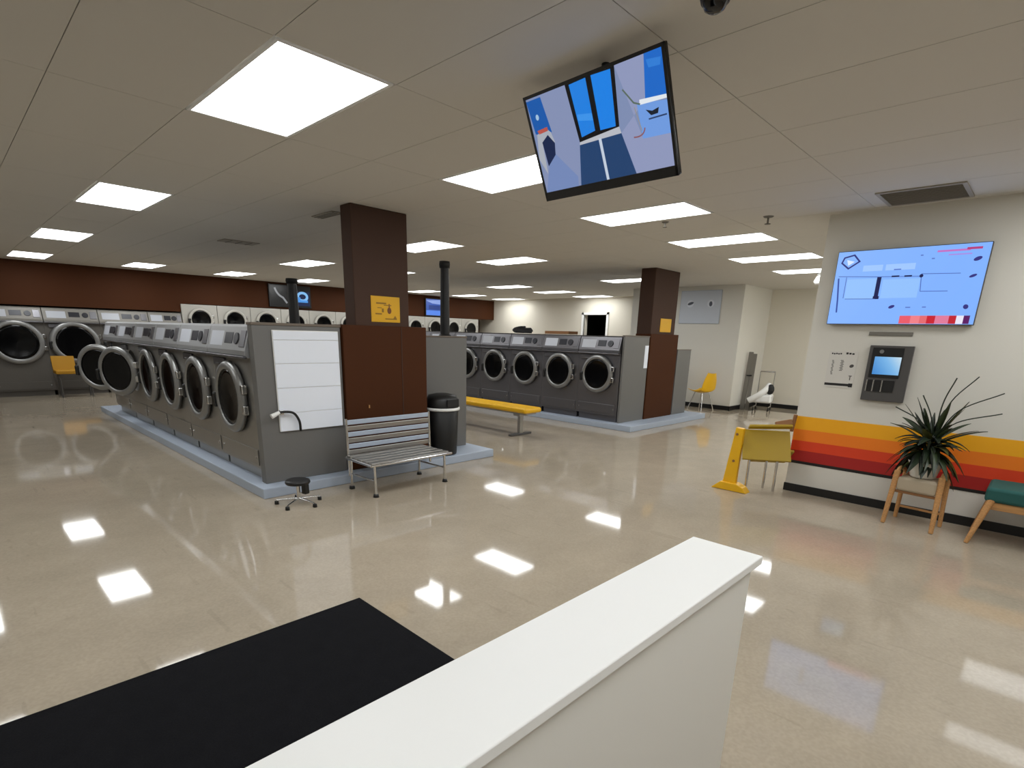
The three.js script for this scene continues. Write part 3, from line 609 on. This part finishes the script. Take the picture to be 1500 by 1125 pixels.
{ // pale things glimpsed in the dark back room
  const t = thing('storage_rack', 'pale things glimpsed on a rack inside the dark doorway', 'rack', [-10.75, 0, -16.5]);
  mesh('shelf', [span(-0.4, 0.4, 1.55, 1.58, -0.2, 0.2), span(-0.4, 0.4, 0.8, 0.83, -0.2, 0.2)], M.greyDark, t);
  for (const [x, z] of [[-0.38, -0.18], [0.38, -0.18], [-0.38, 0.18], [0.38, 0.18]]) mesh('upright', bar([x, 0, z], [x, 2.0, z], 0.014), M.greyDark, t);
  mesh('jug', lathe([[0.0001, 1.58], [0.09, 1.58], [0.1, 1.62], [0.09, 1.75], [0.035, 1.8], [0.03, 1.84], [0.0001, 1.84]], 20).translate(0.1, 0, 0.05), M.white, t);
}

// ---------------------------------------------------------------- back right corner
{
  const t = thing('shell_chair', 'yellow moulded shell chair against the far white wall', 'chair', [-5.72, 0, -12.3], -Math.PI / 2 - 0.25);
  // profile faces local +z; shell swept across x
  const NX = 14, NS = 20, pos = [], idx = [];
  const prof = (s) => { const a = s < 0.5 ? [0.24 - s * 0.8, 0.43 - 0.03 * Math.sin(s * 2 * Math.PI)] : [-0.16 - 0.11 * (s - 0.5) * 2, 0.43 + 0.42 * Math.pow((s - 0.5) * 2, 1.25)]; return a; };
  for (let i = 0; i <= NS; i++) for (let j = 0; j <= NX; j++) {
    const s = i / NS, u = j / NX * 2 - 1, [z, y] = prof(s), hw = 0.235 * (s < 0.5 ? 0.9 + 0.2 * s : 1.0 - 0.42 * Math.pow((s - 0.5) * 2, 3));
    pos.push(u * hw, y + 0.05 * u * u * (s < 0.6 ? 1 : 0.3), z + 0.08 * u * u * Math.max(0, s - 0.35));
  }
  const n1 = (NS + 1) * (NX + 1); for (let k = 0; k < n1; k++) pos.push(pos[3 * k], pos[3 * k + 1] - 0.012, pos[3 * k + 2] - 0.008);
  for (let i = 0; i < NS; i++) for (let j = 0; j < NX; j++) { const a = i * (NX + 1) + j, b = a + 1, c = a + NX + 1, d = c + 1; idx.push(a, b, c, b, d, c, n1 + a, n1 + c, n1 + b, n1 + b, n1 + c, n1 + d); }
  const rimL = []; for (let j = 0; j <= NX; j++) rimL.push(j); for (let i = 1; i <= NS; i++) rimL.push(i * (NX + 1) + NX); for (let j = NX - 1; j >= 0; j--) rimL.push(NS * (NX + 1) + j); for (let i = NS - 1; i >= 0; i--) rimL.push(i * (NX + 1));
  for (let k = 0; k + 1 < rimL.length; k++) { const a = rimL[k], b = rimL[k + 1]; idx.push(a, n1 + a, b, b, n1 + a, n1 + b); }
  const g = new THREE.BufferGeometry(); g.setAttribute('position', new THREE.Float32BufferAttribute(pos, 3)); g.setIndex(idx); g.computeVertexNormals();
  mesh('shell', g, std(0xf0b90c, 0.4, 0, { side: THREE.DoubleSide }), t);
  for (const [x, z] of [[-0.18, 0.17], [0.18, 0.17], [-0.18, -0.17], [0.18, -0.17]]) mesh('leg', bar([x * 1.15, 0, z * 1.2], [x * 0.6, 0.41, z * 0.6], 0.011), M.chrome, t);
}
{
  const t = thing('laundry_cart', 'small chrome cart with white cloth near the far wall corner', 'cart', [-4.7, 0, -13.35], 0.2);
  mesh('basket', [span(-0.2, 0.2, 0.2, 0.4, -0.2, 0.2, 0.05)], M.white, t);
  mesh('cloth', pipe([[-0.28, 0.24, 0.2], [-0.1, 0.36, 0.2], [0.05, 0.5, 0.15], [0.12, 0.62, 0.05]], 0.07), M.white, t);
  mesh('handle_frame', [bar([-0.16, 0.1, -0.18], [-0.16, 0.9, -0.2], 0.012), bar([0.16, 0.1, -0.18], [0.16, 0.9, -0.2], 0.012), bar([-0.16, 0.9, -0.2], [0.16, 0.9, -0.2], 0.02), bar([-0.16, 0.1, -0.18], [-0.16, 0.1, 0.18], 0.012), bar([0.16, 0.1, -0.18], [0.16, 0.1, 0.18], 0.012)], M.chrome, t);
  mesh('bag', new THREE.SphereGeometry(0.1, 20, 14).scale(0.9, 1.2, 0.9).translate(0.14, 0.52, 0.1), M.rubber, t);
  for (const [x, z] of [[-0.16, -0.18], [0.16, -0.18], [-0.16, 0.18], [0.16, 0.18]]) { const w = new THREE.TorusGeometry(0.035, 0.014, 8, 20); w.rotateY(Math.PI / 2); w.translate(x, 0.049, z); mesh('wheel', [w, bar([x, 0.049, z], [x, 0.11, z], 0.008)], M.black, t); }
}
{
  const t = thing('folded_board', 'grey folding board leaning upright beside the chrome cart', 'board', [-5.07, 0, -13.3], 0.1);
  mesh('panel', [plank([-0.06, 0, 0.02], [-0.03, 1.34, -0.03], 0.1, 0.03, 0.005), plank([0.05, 0, 0.02], [0.06, 1.3, -0.03], 0.09, 0.03, 0.005)], M.slot, t);
  mesh('clip', bx(0.12, 0.03, 0.05, 0, 0.8, 0.0, 0.006), M.black, t);
}
{
  const t = thing('restroom_board', 'pale blue-grey board with two round icons on the far wall', 'sign', [-6.2, 1.95, -12.69]);
  const tex = paint(256, 192, (g, w, h) => {
    g.fillStyle = '#c2c8d2'; g.fillRect(0, 0, w, h);
    for (const x of [64, 196]) { g.fillStyle = '#d5dae4'; g.beginPath(); g.arc(x, 76, 22, 0, 7); g.fill(); }
    g.fillStyle = '#4d525e'; g.beginPath(); g.ellipse(66, 74, 20, 8, -0.3, 0, 7); g.fill(); g.beginPath(); g.ellipse(196, 78, 10, 15, 0, 0, 7); g.fill();
  });
  mesh('board', span(-0.5, 0.5, 0, 0.74, 0, 0.012, 0.003), M.kerb, t);
  const f = new THREE.PlaneGeometry(0.98, 0.72); f.translate(0, 0.37, 0.0125); mesh('print', f, std(0xffffff, 0.6, 0, { map: tex }), t);
}

// ---------------------------------------------------------------- yellow bench end, plant chair, teal bench
{
  const t = thing('play_bench', 'yellow bench seen from behind at the striped wall corner', 'bench', [-2.2, 0, -5.83], 0);
  const end = mesh('end_leg', [plank([-0.075, 0.02, 0], [-0.03, 0.69, 0], 0.15, 0.055, 0.012, 0.085)], M.yellow, t);
  mesh('foot', [extr([[-0.24, 0], [0.13, 0], [0.09, 0.045], [0.02, 0.075], [-0.15, 0.075], [-0.19, 0.04]], 0.11, 0.006).translate(0, 0.006, -0.055)], M.yellow, end);
  for (const y of [0.33, 0.62]) mesh('bolt', bar([-0.05, y, 0.02], [-0.05, y, 0.034], 0.014), M.woodDark, end);
  mesh('back_panel', plank([0.0, 0.515, -0.02], [0.4, 0.515, -0.29], 0.35, 0.025, 0.006).clone(), M.olive, t);
  mesh('top_rail', plank([0.02, 0.7, -0.08], [0.37, 0.72, -0.34], 0.03, 0.06, 0.008), M.olive, t);
  mesh('arm', [plank([0.2, 0.72, -0.34], [0.34, 0.76, -0.42], 0.06, 0.04, 0.008)], M.woodDark, t);
  mesh('arm_post', bar([0.345, 0.66, -0.42], [0.36, 0.84, -0.43], 0.02), M.woodDark, t);
  mesh('seat', plank([0.06, 0.38, -0.2], [0.36, 0.38, -0.45], 0.03, 0.26, 0.008), M.olive, t);
  for (const [x, z] of [[0.06, -0.12], [0.29, -0.3], [0.16, -0.36]]) mesh('leg', bar([x, 0, z], [x, 0.38, z], 0.014), M.chrome, t);
}
{
  const t = thing('plant_chair', 'light wooden chair with beige seat holding the potted plant', 'chair', [-0.62, 0, -5.94], -0.12);
  for (const s of [-1, 1]) {
    mesh('leg', plank([s * 0.185, 0, 0.14], [s * 0.165, 0.5, 0.1], 0.036, 0.03, 0.012, 0.05), M.wood, t);
    mesh('leg', plank([s * 0.175, 0, -0.16], [s * 0.16, 0.46, -0.12], 0.032, 0.03, 0.012, 0.042), M.wood, t);
    mesh('arm', pipe([[s * 0.165, 0.48, 0.1], [s * 0.163, 0.512, 0.07], [s * 0.16, 0.505, -0.02], [s * 0.16, 0.46, -0.12]], 0.017), M.wood, t);
  }
  mesh('seat', bx(0.3, 0.13, 0.26, 0, 0.385, 0.0, 0.03), M.beige, t);
  mesh('seat_rail', [bx(0.32, 0.025, 0.02, 0, 0.31, 0.1, 0.005), bx(0.32, 0.025, 0.02, 0, 0.31, -0.13, 0.005)], M.woodDark, t);
  mesh('stretcher', [bx(0.34, 0.02, 0.016, 0, 0.12, -0.15, 0.004)], M.wood, t);
}
{
  const t = thing('potted_plant', 'bushy dark green strap-leaved plant in a pale pot', 'plant', [-0.62, 0.452, -5.94]);
  mesh('pot', lathe([[0.0001, 0], [0.085, 0], [0.095, 0.01], [0.125, 0.13], [0.13, 0.145], [0.115, 0.145], [0.11, 0.12], [0.0001, 0.118]], 32), M.pot, t);
  mesh('soil', lathe([[0.0001, 0.126], [0.06, 0.128], [0.111, 0.12]], 24), M.soil, t);
  for (let k = 0; k < 4; k++) mesh('stem', pipe([[0.02 * Math.cos(k * 1.6), 0.12, 0.02 * Math.sin(k * 1.6)], [0.03 * Math.cos(k * 1.6), 0.24, 0.03 * Math.sin(k * 1.6)], [0.05 * Math.cos(k * 1.6), 0.3 + 0.04 * k, 0.05 * Math.sin(k * 1.6)]], 0.011, 10, 8), M.leafA, t);
  // strap leaf: arcs out along +x, V-folded, closed lens section
  function leaf(L, rise, droop, w) {
    const N = 9, pos = [], ix = [];
    for (let i = 0; i <= N; i++) {
      const s = i / N, x = L * s * (1 - 0.12 * droop * s), y = rise * s - droop * s * s * L, hw = w * Math.pow(Math.sin(Math.PI * Math.min(0.98, 0.12 + 0.88 * s)), 0.7) * (1 - 0.25 * s);
      pos.push(x, y + hw * 0.35, -hw, x, y, 0, x, y + hw * 0.35, hw, x, y - 0.0025, 0);
    }
    for (let i = 0; i < N; i++) { const a = 4 * i, b = a + 4; for (const [p, q] of [[0, 1], [1, 2], [2, 3], [3, 0]]) ix.push(a + p, b + p, a + q, a + q, b + p, b + q); }
    const g = new THREE.BufferGeometry(); g.setAttribute('position', new THREE.Float32BufferAttribute(pos, 3)); g.setIndex(ix); g.computeVertexNormals(); return g;
  }
  const V = [leaf(0.3, 0.26, 0.3, 0.026), leaf(0.3, 0.12, 0.5, 0.03), leaf(0.28, 0.02, 0.8, 0.034), leaf(0.17, 0.32, 0.15, 0.022), leaf(0.26, -0.08, 0.6, 0.036)];
  for (let k = 0; k < 84; k++) {
    const a = k * 2.39996 + 0.4 * rnd(), lev = k / 84, kind = lev > 0.85 ? 3 : lev > 0.55 ? (k % 2 ? 0 : 1) : lev > 0.28 ? (k % 2 ? 1 : 2) : (k % 2 ? 2 : 4);
    const l = mesh('leaf', V[kind], k % 9 === 4 ? M.leafC : k % 3 ? M.leafA : M.leafB, t);
    l.position.set(0.03 * Math.cos(a), 0.2 + 0.17 * lev, 0.03 * Math.sin(a)); l.rotation.set(0.5 * (rnd() - 0.5), a, 0.35 * (rnd() - 0.5), 'YXZ');
    const s = 0.72 + 0.4 * rnd(); l.scale.set(s, s, 0.8 + 0.6 * rnd());
    if (l.position.z + s * 0.36 * -Math.sin(a) < -0.33) l.scale.multiplyScalar(0.72);
  }
  for (const [dx, dy, dz] of [[0.42, 0.62, 0.05], [0.22, 0.9, 0.04], [0.08, 0.88, 0.05], [0.4, 0.78, 0.02], [-0.3, 0.6, 0.05], [-0.12, 0.72, 0.06]]) mesh('flower_stalk', pipe([[0.02, 0.35, 0], [dx * 0.35, 0.35 + (dy - 0.35) * 0.6, dz], [dx, dy, dz]], 0.005, 14, 6), M.leafA, t);
}
{
  const t = thing('teal_bench', 'upholstered teal bench on splayed wooden legs', 'bench', [0.42, 0, -5.98]);
  mesh('cushion', span(-0.59, 0.6, 0.37, 0.49, -0.24, 0.22, 0.03), M.teal, t);
  mesh('rail', [span(-0.56, 0.58, 0.305, 0.37, 0.16, 0.19, 0.008), span(-0.56, 0.58, 0.305, 0.37, -0.2, -0.17, 0.008), span(-0.56, -0.53, 0.305, 0.37, -0.18, 0.17, 0.008), span(0.55, 0.58, 0.305, 0.37, -0.18, 0.17, 0.008)], M.wood, t);
  for (const [x, z] of [[-1, 1], [1, 1], [-1, -1], [1, -1]]) mesh('leg', plank([x * 0.63, 0, z > 0 ? 0.235 : -0.22], [x * 0.54, 0.4, z > 0 ? 0.2 : -0.19], 0.032, 0.035, 0.012, 0.055), M.wood, t);
}

renderer.render(scene, camera);
